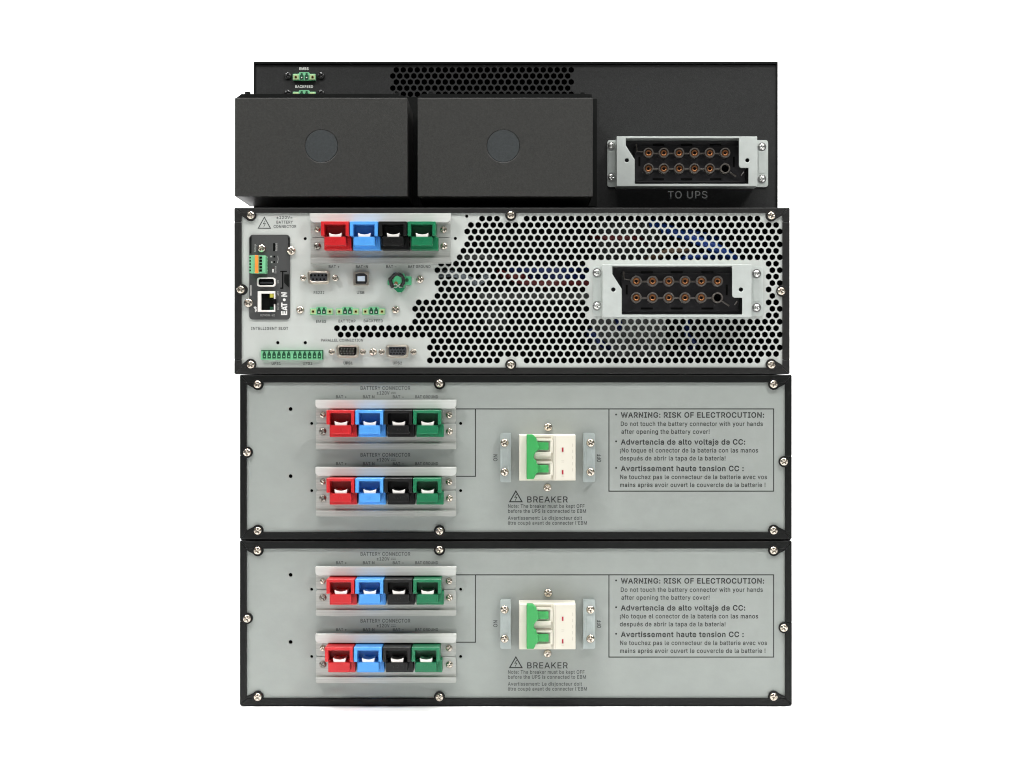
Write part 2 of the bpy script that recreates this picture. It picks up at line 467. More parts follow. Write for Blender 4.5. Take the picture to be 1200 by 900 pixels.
# ------------------------------------------------------------------ battery module (prototype = the upper of the two)
def connector_set(root):
    """clamping bracket with four screws and four coloured power connectors; photo position of the first set"""
    out = []
    br = B()
    br.ppoly(rrect(370.3, 478.2, 534.3, 495.4, 3.0, '34'), -0.0022, -0.0002)
    br.ppoly(rrect(370.3, 496.2, 534.3, 526.0, 3.0, '12'), -0.0020, -0.0002)
    o = br.done('connector_bracket', 'zinc', root, bevel=0.0004, label='zinc plated clamping bracket')
    lip = B(); lip.ppoly(rrect(369.6, 468.6, 534.6, 478.7, 4.2, '34'), -0.0090, -0.0022)
    lip.done('upper_lip', 'lip', o, bevel=0.0006, seg=3)
    lo = B(); lo.ppoly(rrect(370.3, 519.6, 534.4, 526.4, 1.4, '34'), -0.0050, -0.0020)
    lo.done('lower_lip', 'zinc', o, bevel=0.0004)
    screw(378.3, 486.3, -0.0022, 3.6, o, 'screw')
    screw(378.3, 505.6, -0.0020, 4.3, o, 'screw_d')
    screw(526.2, 486.3, -0.0022, 4.0, o, 'screw')
    screw(526.6, 505.6, -0.0020, 4.2, o, 'screw')
    out.append(o)
    for i, (cm, lab) in enumerate((('red', 'red connector for battery plus'), ('blue', 'light blue connector for battery neutral'),
                                   ('black', 'black connector for battery minus'), ('green', 'green connector for battery ground'))):
        d = 33.9*i
        h = B(); yf = -0.024
        # three sided hood
        h.ppoly([(382.4+d, 480.6), (415.2+d, 480.6), (415.2+d, 497.6), (411.3+d, 497.6), (411.3+d, 484.2), (386.4+d, 484.2), (386.4+d, 497.6), (382.4+d, 497.6)], yf, -0.002)
        h.pb(387.0+d, 482, 412.5+d, 500, -0.0075, -0.0021)              # back of the opening
        h.pb(386.2+d, 497.0, 418.2+d, 512.2, -0.0135, -0.0022)            # lower body
        q = h.done('power_connector', cm, root, bevel=0.0005, label=lab)
        tg = B(); tg.pb(387.0+d, 498.4, 411.6+d, 508.6, -0.0225, -0.0136)
        tg.done('tongue', cm, q, bevel=0.0004)
        em = B(); em.ring(399.2+d, 503.4, 2.2, 1.5, -0.02275, -0.0224, 16)
        for k in (-1, 1): em.pb(399.2+d+k*6-1.8, 502.4, 399.2+d+k*6+1.8, 504.6, -0.0227, -0.0224)
        em.done('emblem', cm, q)
        ct = B()
        ct.ppoly([(391.8+d, 493.4), (395+d, 495.0), (399.4+d, 495.6), (403.8+d, 495.0), (407.0+d, 493.4), (406.2+d, 499.3), (392.6+d, 499.3)], -0.0212, -0.0077)
        ct.done('contact', 'steel', q, bevel=0.0004, smooth=60)
        out.append(q)
    return out

def battery_module():
    Z = 633.0
    root = thing('battery_module', P(604.6, Z, 0), 'grey battery module in black case between the perforated unit and the lowest module',
                 'battery module', 'battery modules at the bottom of the stack')
    chassis(root, 281, 439.2, 928, 631.6, 289, 448.3, 920, 623.4,
            [(302, 450.6, (-1, -1)), (515, 449.8, None), (907, 450.4, (1, -1)), (302, 621.6, (-1, 1)), (515, 622.2, None), (907, 621.6, (1, 1)),
             (289.5, 530, None), (919.3, 541, None)], ((533.5,), (534.5,)), 633.0)
    # rear panel
    holes = [circ(340.5, 479.3, 2.3), circ(340.5, 558, 2.3), circ(365.2, 496.2, 1.8), circ(539.8, 496.2, 1.8), circ(365.2, 575, 1.8), circ(539.8, 575, 1.8)]
    b = B(); b.sheet(prect(283, 441.2, 926, 629.6), holes, 0.0, 0.0012)
    b.done('rear_panel', 'bat_panel', root)
    a, c = P(283.5, 629.5), P(925.5, 441.5)
    b = B(); b.box(a.x, c.x, 0.03, 0.032, a.z, c.z); b.done('inner_plate', 'hole', root)
    for (x, y) in ((301.8, 450.4), (515, 449.4), (906.6, 450.2), (302, 622.0), (515, 622.4), (906.6, 621.8), (289.6, 530.2), (918.6, 541)):
        screw(x, y, -0.0020, 4.9, root)
    first = connector_set(root)
    for o in first: dup_shift(o, root, (0, 0, -78.3*S))
    # guide lines and warning frame
    t = T(-0.00008)
    for (x0, y0, x1, y1) in ((535, 479.2, 906.6, 479.2), (557.2, 479.2, 557.2, 558.2), (535, 558.2, 557.2, 558.2),
                             (713.6, 479.2, 713.6, 575.6), (906.6, 479.2, 906.6, 575.6), (713.6, 575.6, 906.6, 575.6)):
        t.seg(x0, y0, x1, y1, 1.1)
    t.done('printed_lines', 'ink', root)
    t = T(-0.00009)
    t.line('WARNING: RISK OF ELECTROCUTION:', 727.5, 895.5, 486.3, 6.0, 0.022)
    t.line('Advertencia de alto voltaje de CC:', 727.5, 873.3, 517.9, 6.0, 0.022)
    t.line('Avertissement haute tension CC :', 727.5, 871.5, 549.0, 6.0, 0.022)
    for yy in (485.8, 517.2, 548.3): t.dot(722, yy, 1.1)
    t.done('warning_headings', 'ink', root)
    t = T(-0.00009)
    t.line('Do not touch the battery connector with your hands', 727.5, 893.9, 496.6, 5.0)
    t.line('after opening the battery cover!', 728.2, 831.5, 505.8, 5.0)
    t.line('¡No toque el conector de la batería con las manos', 726.4, 888.4, 527.7, 5.0)
    t.line('después de abrir la tapa de la batería!', 726.4, 850.2, 537.0, 5.0)
    t.line('Ne touchez pas le connecteur de la batterie avec vos', 726.6, 898.8, 558.9, 5.0)
    t.line('mains après avoir ouvert le couvercle de la batterie !', 726.6, 897.0, 568.2, 5.0)
    t.done('warning_text', 'ink', root)
    t = T(-0.00009)
    for dy in (0, 78.3):
        t = T(-0.00009)
        t.line('BATTERY CONNECTOR', 422.5, 480.8, 454.7+dy, 4.2)
        t.line('±120V', 441.5, 456.5, 460.4+dy, 3.9)
        t.seg(458.5, 459.6+dy, 463.5, 459.6+dy, 0.5)
        for k in range(3): t.seg(458.6+1.9*k, 461.4+dy, 459.6+1.9*k, 461.4+dy, 0.5)
        t.line('BAT +', 393.8, 406.2, 465+dy, 3.3); t.line('BAT N', 425.3, 438.8, 465+dy, 3.3)
        t.line('BAT −', 460.3, 473.3, 465+dy, 3.3); t.line('BAT GROUND', 486.7, 513.3, 465+dy, 3.3)
        t.done('connector_lettering', 'inkg', root)
    t = T(-0.00009); t.line('ON', 576.6, 584.4, 536.5, 4.6, rot=1); t.done('switch_lettering', 'inkg', root)
    t = T(-0.00009); t.line('OFF', 697.4, 706.6, 536.8, 4.6, rot=1)
    t.done('switch_lettering', 'inkg', root)
    t = T(-0.00009)
    t.line('BREAKER', 617.8, 665.4, 585.3, 6.9, 0.008); t.warn(596.2, 612.8, 574.2, 588.6, 1.3)
    t.done('breaker_heading', 'ink', root)
    t = T(-0.00009)
    t.line('Note: The breaker must be kept OFF', 595.4, 685.0, 593.1, 4.1)
    t.line('before the UPS is connected to EBM', 595.4, 686.7, 598.9, 4.1)
    t.line('Avertissement: Le disjoncteur doit', 595.2, 682.0, 607.0, 4.1)
    t.line("être coupé avant de connecter l'EBM", 595.2, 687.8, 612.8, 4.1)
    t.done('breaker_note', 'inkg', root)
    # breaker
    for (x0, x1, sx, cr) in ((586.2, 598.6, 591.3, '14'), (683.6, 697.4, 692.0, '23')):
        b = B(); b.ppoly(rrect(x0, 507.6, x1, 565.0, 2.2, cr), -0.0060, -0.0002)
        e = x1 if cr == '14' else x0
        b.pb(min(e, e+(-1 if cr == '14' else 1)), 508, max(e, e+(-1 if cr == '14' else 1)), 564.8, -0.0067, -0.0059)
        o = b.done('breaker_bracket', 'plate', root, bevel=0.0004, seg=3)
        b = B(); w = (x0+x1)/2
        b.pb(w-3.2, 526, w+3.0, 546, -0.00625, -0.0059)
        b.done('raised_rib', 'plate', o, bevel=0.0003)
        screw(sx, 519.0, -0.0060, 5.0, o); screw(sx, 553.2, -0.0060, 5.0, o)
    screw(642.3, 500.4, -0.0003, 5.0, root); screw(641.6, 571.4, -0.0003, 4.8, root)
    b = B()
    b.pb(608.3, 509.6, 674.6, 563.2, -0.02050, -0.0002)
    br = b.done('breaker', 'cream', root, bevel=0.0004, label='cream two-pole circuit breaker')
    b = B()
    b.pb(648.6, 510.2, 674.2, 562.6, -0.02250, -0.02040); b.pb(609.0, 510.2, 617.2, 562.6, -0.02250, -0.02040)
    for dy in (0, 26.6):
        b.pb(626, 514.2+dy, 647.2, 516.8+dy, -0.02220, -0.02040); b.pb(644.6, 516+dy, 648.2, 531+dy, -0.02200, -0.02040)
        b.pb(626, 529.6+dy, 646.0, 534.4+dy, -0.02300, -0.02040)
    b.done('breaker_face', 'cream', br, bevel=0.0003)
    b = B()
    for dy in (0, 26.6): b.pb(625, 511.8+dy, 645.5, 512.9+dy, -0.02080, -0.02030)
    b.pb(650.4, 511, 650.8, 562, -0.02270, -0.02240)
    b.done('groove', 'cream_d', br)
    b = B()
    b.ppoly([(617.2, 509.2), (624.4, 509.2), (628.8, 513.6), (628.8, 517.0), (631, 518.2), (631, 527.4), (628, 529.4), (625.8, 533.6), (625.8, 537.4),
             (628.8, 540.4), (628.8, 544), (631, 545.0), (631, 553.8), (628, 556.0), (625.6, 561.6), (617.2, 561.6)], -0.02800, -0.02060)
    tg = b.done('toggle', 'toggle', br, bevel=0.0006)
    b = B()
    for dy in (0, 26.5): b.pb(629.5, 518.6+dy, 643.0, 527.4+dy, -0.02350, -0.02060)
    b.done('toggle_arm', 'toggle', br, bevel=0.0005)
    b = B()
    for yy in (527.0, 553.4): b.pb(658.4, yy-2.5, 660.3, yy+2.5, -0.02280, -0.02240)
    b.done('indicator', 'redmark', br)
    t = T(-0.02253)
    for yy in (540, 541.5, 562-4): t.seg(658, yy, 661, yy, 0.25)
    for k in range(5): t.seg(671.2, 520+k*7.2, 671.2, 523.5+k*7.2, 0.35)
    t.done('breaker_print', 'cream_d', br)
    return root, first
bat, BATSET = battery_module()
bat2 = dup(bat, None, ORG[bat.name]+Vector((0, 0, -194.4*S)))
import random
random.seed(4)
def turn_screws(o):
    for c in o.children:
        if c.name.startswith('screw'): c.rotation_euler.y = random.uniform(0, 1.5)
        turn_screws(c)
turn_screws(bat2)
zs = sorted(c.location.z for c in bat2.children if c.name.startswith('power_connector'))
for c in bat2.children:      # the lowest row of connectors sits a little further left
    if c.name.startswith('power_connector') and c.location.z < (zs[0]+zs[-1])/2: c.location.x -= 1.7*S
bat2['label'] = 'lowest grey battery module in black case, standing on the white floor'

# ------------------------------------------------------------------ perforated unit in the middle
HP = 8.725       # hole pitch (photo pixels)
def ups_holes():
    hs = []
    rows = {0: 564.9, 1: 551.8, 2: 547.2, 3: 551.8, 4: 547.2, 5: 543, 6: 538.5, 7: 517, 8: 512.5, 9: 517, 10: 512.5, 11: 517, 12: 512.5,
            13: 490.7, 14: 486.2, 15: 490.7, 16: 486.2, 17: 395, 18: 399.2, 19: 508.3, 20: 503.8, 21: 508.3, 22: 503.8}
    for r in range(23):
        y = 256.1+r*7.556; x0 = 564.9+(HP/2 if r % 2 else 0)
        for i in range(-25, 45):
            x = x0+HP*i
            if x < rows[r]-2.2 or x > 914.5: continue
            if r in (0, 22) and (abs(x-599) < 13 or x > 890): continue
            if 7 <= r <= 15 and 688.5 < x < 897: continue
            if r == 7 and x < 533 and x > 516 and False: continue
            if math.hypot(x-916, y-341) < 9: continue
            p = P(x, y); hs.append(hexhole(p.x, p.z, 3.62*S))
    return hs

def dshape(cx, cy, w, h, r=2.6, sl=1.2):
    """D-sub outline in photo pixels, wide side up"""
    w2, h2 = w/2, h/2
    pts = rrect(cx-w2, cy-h2, cx+w2, cy+h2, r, n=4)
    return [(x+(sl*(y-(cy-h2))/h)*(1 if x < cx else -1), y) for x, y in pts]
def dsub(root, cx, cy, w, h, kind):
    b = B(); b.ppoly(dshape(cx, cy, w, h, 3.2), -0.0050, -0.0002, [dshape(cx, cy, w-3.4, h-3.4, 2.2)])
    o = b.done('serial_port' if kind == 'db9' else 'parallel_port', 'shell', root, bevel=0.0003, smooth=50)
    b = B(); b.ppoly(dshape(cx, cy+0.2, w+2.6, h+2.2, 3.8), -0.0012, -0.0001)
    b.done('shell_flange', 'shell', o, bevel=0.0003)
    ins = 'grey' if kind != 'male' else 'hole'
    b = B(); b.ppoly(dshape(cx, cy, w-3.2, h-3.2, 2.0), -0.0040 if kind != 'male' else -0.0015, -0.0012)
    b.done('insert', ins, o)
    b = B(); m = 'hole'
    if kind == 'db9':
        for k in range(5): b.pc(cx-8.6+4.3*k, cy-2.3, 1.25, -0.0042, -0.0039, 10)
        for k in range(4): b.pc(cx-6.5+4.3*k, cy+2.2, 1.2, -0.0042, -0.0039, 10)
    elif kind == 'male':
        m = 'steel'
        for r, (n, off) in enumerate(((5, -7.2), (5, -7.2-1.4), (5, -7.2))):
            for k in range(n): b.pc(cx+off+3.5*k+(0.4 if r == 1 else 0), cy-3+2.9*r, 0.6, -0.0024, -0.0014, 8)
    else:
        for r in range(3):
            for k in range(5): b.pc(cx-7.4+3.5*k+(1.2 if r == 1 else 0), cy-3+2.9*r, 0.95, -0.0042, -0.0039, 8)
    b.done('pins' if kind == 'male' else 'pin_holes', m, o)
    return o
def standoff(px, py, root, r=3.4):
    b = B(); b.pc(px, py, r*1.15, -0.0012, -0.0002, 6); b.ring(px, py, r, r*0.42, -0.0040, -0.0011, 20)
    return b.done('jack_post', 'screw', root, bevel=0.0007, smooth=60, seg=3)
def header(root, cx, cy, y=0.0, flange='pyel'):
    """two-way green terminal header with screw flanges; cx,cy centre"""
    b = B(); w = 13.4
    def q(x, z): return (cx+x, cy+z)
    b.ppoly([q(-w, -3.1), q(-6.6, -3.1), q(-5.6, -5), q(5.6, -5), q(6.6, -3.1), q(w, -3.1), q(w, 4.6), q(-w, 4.6)], y-0.0030, y-0.0002)
    o = b.done('terminal_header', 'pgreen', root, bevel=0.0003)
    for s in (-1, 1):
        b = B(); b.pb(cx+s*9.6-3.3, cy-2.4, cx+s*9.6+3.3, cy+3.8, y-0.0036, y-0.0029)
        b.done('screw_flange', flange, o, bevel=0.0003)
        b = B(); b.pc(cx+s*9.8, cy+0.7, 1.6, y-0.0038, y-0.0035, 12); b.done('brass_nut', 'brass', o)
        b = B(); b.pc(cx+s*9.8, cy+0.7, 0.9, y-0.0040, y-0.0037, 10); b.done('nut_hole', 'hole', o)
        b = B(); x = cx+s*2.9
        b.ppoly([(x-2.2, cy+3.4), (x-2.2, cy-1.2), (x-1.1, cy-2.4), (x-1.1, cy-4.0), (x+1.1, cy-4.0), (x+1.1, cy-2.4), (x+2.2, cy-1.2), (x+2.2, cy+3.4)], y-0.0033, y-0.0029)
        b.done('socket', 'pdark', o)
        b = B(); b.pc(x, cy+1.3, 0.75, y-0.0040, y-0.0032, 8); b.done('pin', 'steel', o)
    return o

def outlet(root):
    """hooded multi-pole outlet; photo position of the one on the perforated unit"""
    p = -0.018
    b = B()
    outer = [(706.2, 309.8), (880.6, 309.8), (880.6, 371.6), (706.2, 371.6)]
    win = [(717.6, 311.8), (858.0, 311.8), (858.0, 345.6), (858.9, 347.8), (861.2, 348.8), (869.8, 348.8), (869.8, 368.6), (728.6, 368.6), (728.6, 338.6), (717.6, 321.2)]
    hl = [[(718.8+2.6*math.cos(k*math.pi/7), 339.3+2.6*math.sin(k*math.pi/7)) for k in range(14)],
          [(868.4+2.6*math.cos(k*math.pi/7), 339.3+2.6*math.sin(k*math.pi/7)) for k in range(14)]]
    b.ppoly(outer, p, p+0.0013, [win]+hl)
    a, c = P(706.2, 371.6, p), P(880.6, 309.8, p); t = 0.0012
    b.box(a.x, a.x+t, p+0.0013, -0.0003, a.z, c.z); b.box(c.x-t, c.x, p+0.0013, -0.0003, a.z, c.z)
    b.box(a.x+t, c.x-t, p+0.0013, -0.0003, a.z, a.z+t); b.box(a.x+t, c.x-t, p+0.0013, -0.0003, c.z-t, c.z)
    o = b.done('outlet_bracket', 'bracket', root, bevel=0.0003)
    for (x0, x1, cr) in ((694.8, 708, '14'), (879, 894.2, '23')):
        b = B(); b.ppoly(rrect(x0, 312.2, x1, 370.4, 3.2, cr), -0.0016, -0.0002)
        b.done('side_flange', 'bracket', o, bevel=0.0003)
        xm = 700.3 if x0 < 800 else 886.6
        b = B(); b.pb(xm-4, 326, xm+4, 353, -0.0020, -0.0015); b.done('raised_rib', 'bracket', o, bevel=0.0002)
    for (x, y) in ((699.6, 319.6), (699.6, 358.6), (886.6, 320.6), (886.6, 360.4)):
        screw(x, y, -0.0018, 4.1, o, 'screw_z', 5.2)
    b = B()
    b.pb(709, 312.5, 879, 370.5, -0.0045, -0.0002)
    b.pb(728, 320, 866, 365, -0.0075, -0.0044)
    sk = b.done('outlet_socket', 'socket', root, bevel=0.0006)
    b = B()
    for x in (758, 793, 829): b.pb(x-7, 317.8, x+7, 320.0, -0.0079, -0.0074); b.pb(x-7, 360.4, x+7, 362.6, -0.0079, -0.0074)
    b.pb(733.4, 334, 735.6, 345, -0.0079, -0.0074); b.pb(850.6, 333.6, 852.8, 346, -0.0079, -0.0074)
    b.done('slot', 'hole', sk)
    b = B()
    for r in (329.4, 348.8):
        for k in range(5): b.pb(745.8+19.05*k+6, r-0.4, 745.8+19.05*k+13, r+1.4, -0.0100, -0.0074)
    b.done('web', 'sleeve', sk, bevel=0.0002)
    b = B(); a = P(846.5, 353, -0.0095); c = P(854.5, 358.5, -0.0095)
    b.tube([a, c], 0.0007, 8)
    b.tube([P(861, 357.5, -0.0095), P(864, 353, -0.0095)], 0.0006, 8)
    b.tube([P(730.5, 318, -0.0090), P(731.5, 327, -0.0090), P(739, 328, -0.0090)], 0.0006, 8)
    b.done('keying_rib', 'sleeve', sk)
    for r, yy in enumerate((329.4, 348.8)):
        for k in range(6):
            x = 745.8+19.05*k; last = (r == 1 and k == 5)
            b = B(); b.ring(x, yy, 6.2, 4.6, -0.0135, -0.0074)
            b.done('sleeve', 'sleeve', sk, bevel=0.0002, smooth=50)
            if not last:
                b = B(); b.ring(x, yy, 4.2, 2.0, -0.0118, -0.0074, 20)
                b.done('contact', 'copper', sk, bevel=0.0004, smooth=50)
            else:
                b = B(); b.pc(x, yy, 4.5, -0.0080, -0.0073, 16); b.done('blank_pole', 'hole', sk)
    return [o, sk]

def network_card(root):
    b = B()
    notch = rrect(292.0, 275.0, 339.8, 374.6, 4.2)
    b.ppoly(notch, -0.0012, -0.0001)
    o = b.done('network_card', 'card', root, bevel=0.0003, label='dark grey plug-in network card with green terminal block')
    y = -0.0012
    b = B(); b.ppoly([(292.3, 297), (292.3, 279.6), (294.6, 276.4), (294.6, 297)], y-0.0004, y+0.0001)
    b.ppoly([(337, 276.6), (339.4, 279.8), (339.4, 296), (337.9, 296), (337.9, 281.5)], y-0.0004, y+0.0001)
    b.done('edge_rail', 'case', o)
    screw(306.6, 291.2, y, 4.9, o, 'screw', name='thumb_screw')
    screw(341.2, 294.0, y, 5.4, o, 'screw', name='thumb_screw'); screw(291.2, 355.0, y, 5.4, o, 'screw', name='thumb_screw')
    # terminal block
    b = B(); b.pb(291.8, 299.4, 311.2, 319.8, -0.011, y+0.0001)
    tb = b.done('terminal_block', 'pgreen', o, bevel=0.0004)
    b = B(); b.pb(298.6, 299.0, 302.6, 320.1, -0.0125, -0.0108); b.done('release_lever', 'orange', o, bevel=0.0003)
    b = B()
    for k in range(5):
        yy = 301.9+3.75*k
        b.pb(303.9, yy-1.3, 307.0, yy+1.3, -0.0113, -0.0109); b.pb(292.2, yy-0.9, 293.9, yy+0.9, -0.0113, -0.0109)
    b.done('wire_entry', 'hole', o)
    # data port with metal shell
    b = B(); b.ppoly(rrect(301.0, 325.2, 322.8, 335.8, 3.0), -0.0040, y+0.0001, [rrect(302.8, 326.6, 321.0, 334.2, 2.0)])
    b.done('data_port', 'steel', o, bevel=0.0002)
    b = B(); b.ppoly(rrect(302.5, 326.4, 321.2, 334.4, 2.0), -0.0016, y+0.0001); b.done('port_cavity', 'hole', o)
    b = B(); b.pb(304.4, 330.4, 319.6, 332.2, -0.0028, -0.0015); b.done('port_tongue', 'grey', o)
    # ethernet socket
    b = B()
    b.ppoly([(301.9, 341.2), (322.2, 341.2), (322.2, 365.4), (301.9, 365.4)], -0.0045, y+0.0001,
            [[(305.9, 344.0), (320.9, 344.0), (320.9, 363.4), (305.9, 363.4)]])
    b.done('ethernet_socket', 'steel', o, bevel=0.0002)
    b = B(); b.pb(305.5, 343.8, 321.2, 363.7, -0.0016, y+0.0001); b.done('ethernet_cavity', 'hole', o)
    b = B(); b.pb(316.2, 344.2, 320.6, 348.6, -0.0040, -0.0015); b.done('status_lamp', 'amber', o)
    b = B(); b.pb(316.4, 359.6, 320.6, 363.2, -0.0036, -0.0015); b.done('link_lamp', 'pdark', o)
    b = B(); b.pb(319.9, 350.4, 323.2, 356.2, -0.0048, -0.0015); b.done('latch_gap', 'hole', o)
    # slots and recess of the card handle
    b = B()
    b.pb(320.0, 285.0, 322.4, 294.2, y-0.0002, y+0.0001); b.pb(320.4, 299.6, 322.6, 301.8, y-0.0002, y+0.0001)
    b.pb(320.4, 306, 322.4, 308, y-0.0002, y+0.0001)
    b.pb(328.4, 317.4, 336.2, 318.6, y-0.0002, y+0.0001); b.pb(330.6, 318.5, 332.0, 337.2, y-0.0002, y+0.0001)
    b.pb(328.4, 337.0, 332.0, 338.4, y-0.0002, y+0.0001)
    b.done('card_slot', 'hole', o)
    b = B(); b.ppoly([(333.0, 321.5), (338.6, 321.5), (338.6, 336.8), (335, 333.6), (333.0, 331)], y-0.0006, y+0.0001); b.done('release_tab', 'case', o)
    b = B(); b.pb(293.6, 334, 294.5, 346.4, y-0.0003, y+0.0001); b.done('edge_glint', 'steel', o)
    t = T(y-0.0001)
    # maker's lettering, reading upwards
    x0, x1 = 329.4, 336.6; cw = 4.7
    def up(pts):   # u along reading direction (0..27 upwards), v height 0..1 (left edge = top of letters)
        return [(x1-(x1-x0)*v, 369.2-u) for u, v in pts]
    # E
    t.quad(up([(0, 0), (1.7, 0), (1.7, 1), (0, 1)]))
    for v in (0.0, 0.38, 0.76): t.quad(up([(1.6, v), (4.6, v), (4.6, v+0.24), (1.6, v+0.24)]))
    # A
    t.quad(up([(5.1, 0), (6.8, 0), (8.6, 1), (7.4, 1)])); t.quad(up([(10.6, 0), (9.0, 0), (7.4, 1), (8.6, 1)]))
    t.quad(up([(7.2, 0.12), (8.9, 0.12), (8.5, 0.36), (7.5, 0.36)]))
    # T
    t.quad(up([(9.4, 0.76), (14.6, 0.76), (14.6, 1), (9.4, 1)])); t.quad(up([(11.4, 0), (13.0, 0), (13.0, 0.78), (11.4, 0.78)]))
    # O as two brackets round a dot
    t.quad(up([(17.9+1.7*math.cos(a*math.pi/6), 0.48+0.24*math.sin(a*math.pi/6)) for a in range(12)]))
    # N
    t.quad(up([(21.4, 0), (22.9, 0), (22.9, 1), (21.4, 1)])); t.quad(up([(25.3, 0), (26.8, 0), (26.8, 1), (25.3, 1)]))
    t.quad(up([(21.4, 1), (23.2, 1), (26.8, 0), (25.0, 0)]))
    t.quad([(297.0, 359.8), (299.2, 359.0), (301.4, 361.0), (299.8, 361.6), (301.4, 363.4), (299.6, 366.0), (298.4, 364.6), (299.2, 363.0)])
    t.quad([(319.0, 315.2), (320.8, 315.2), (320.8, 319.2), (319.0, 319.2)])
    t.done('card_lettering', 'white', o)
    t = T(y-0.0001)
    t.line('NETWORK-M2', 305.0, 321.8, 369.4, 2.4, 0.02)
    t.line('Restart', 319.6-0.9+0.6, 328.4, 289.5, 2.2, rot=1)
    t.line('Service', 318.6, 327.0, 316.2, 2.0, rot=1); t.line('I/O', 324.0, 327.4, 330.2, 2.0, rot=1)
    t.line('Settings', 294.4, 303.4, 290.6, 2.0, rot=1)
    t.line('ACT', 323.5, 328.5, 343.8, 2.0, rot=1); t.line('10/100', 321.8, 330.0, 359.0, 2.0, rot=1)
    for k in range(5): t.dot(313.2, 301.6+3.9*k, 0.75)
    t.dot(317.6, 300.6, 1.0); t.dot(318.4, 307.2, 1.0)
    t.seg(325.6, 300, 326.0, 304, .5); t.seg(326.0, 304, 325.2, 308, .5)
    t.done('card_markings', 'whiteg', o)
    return o

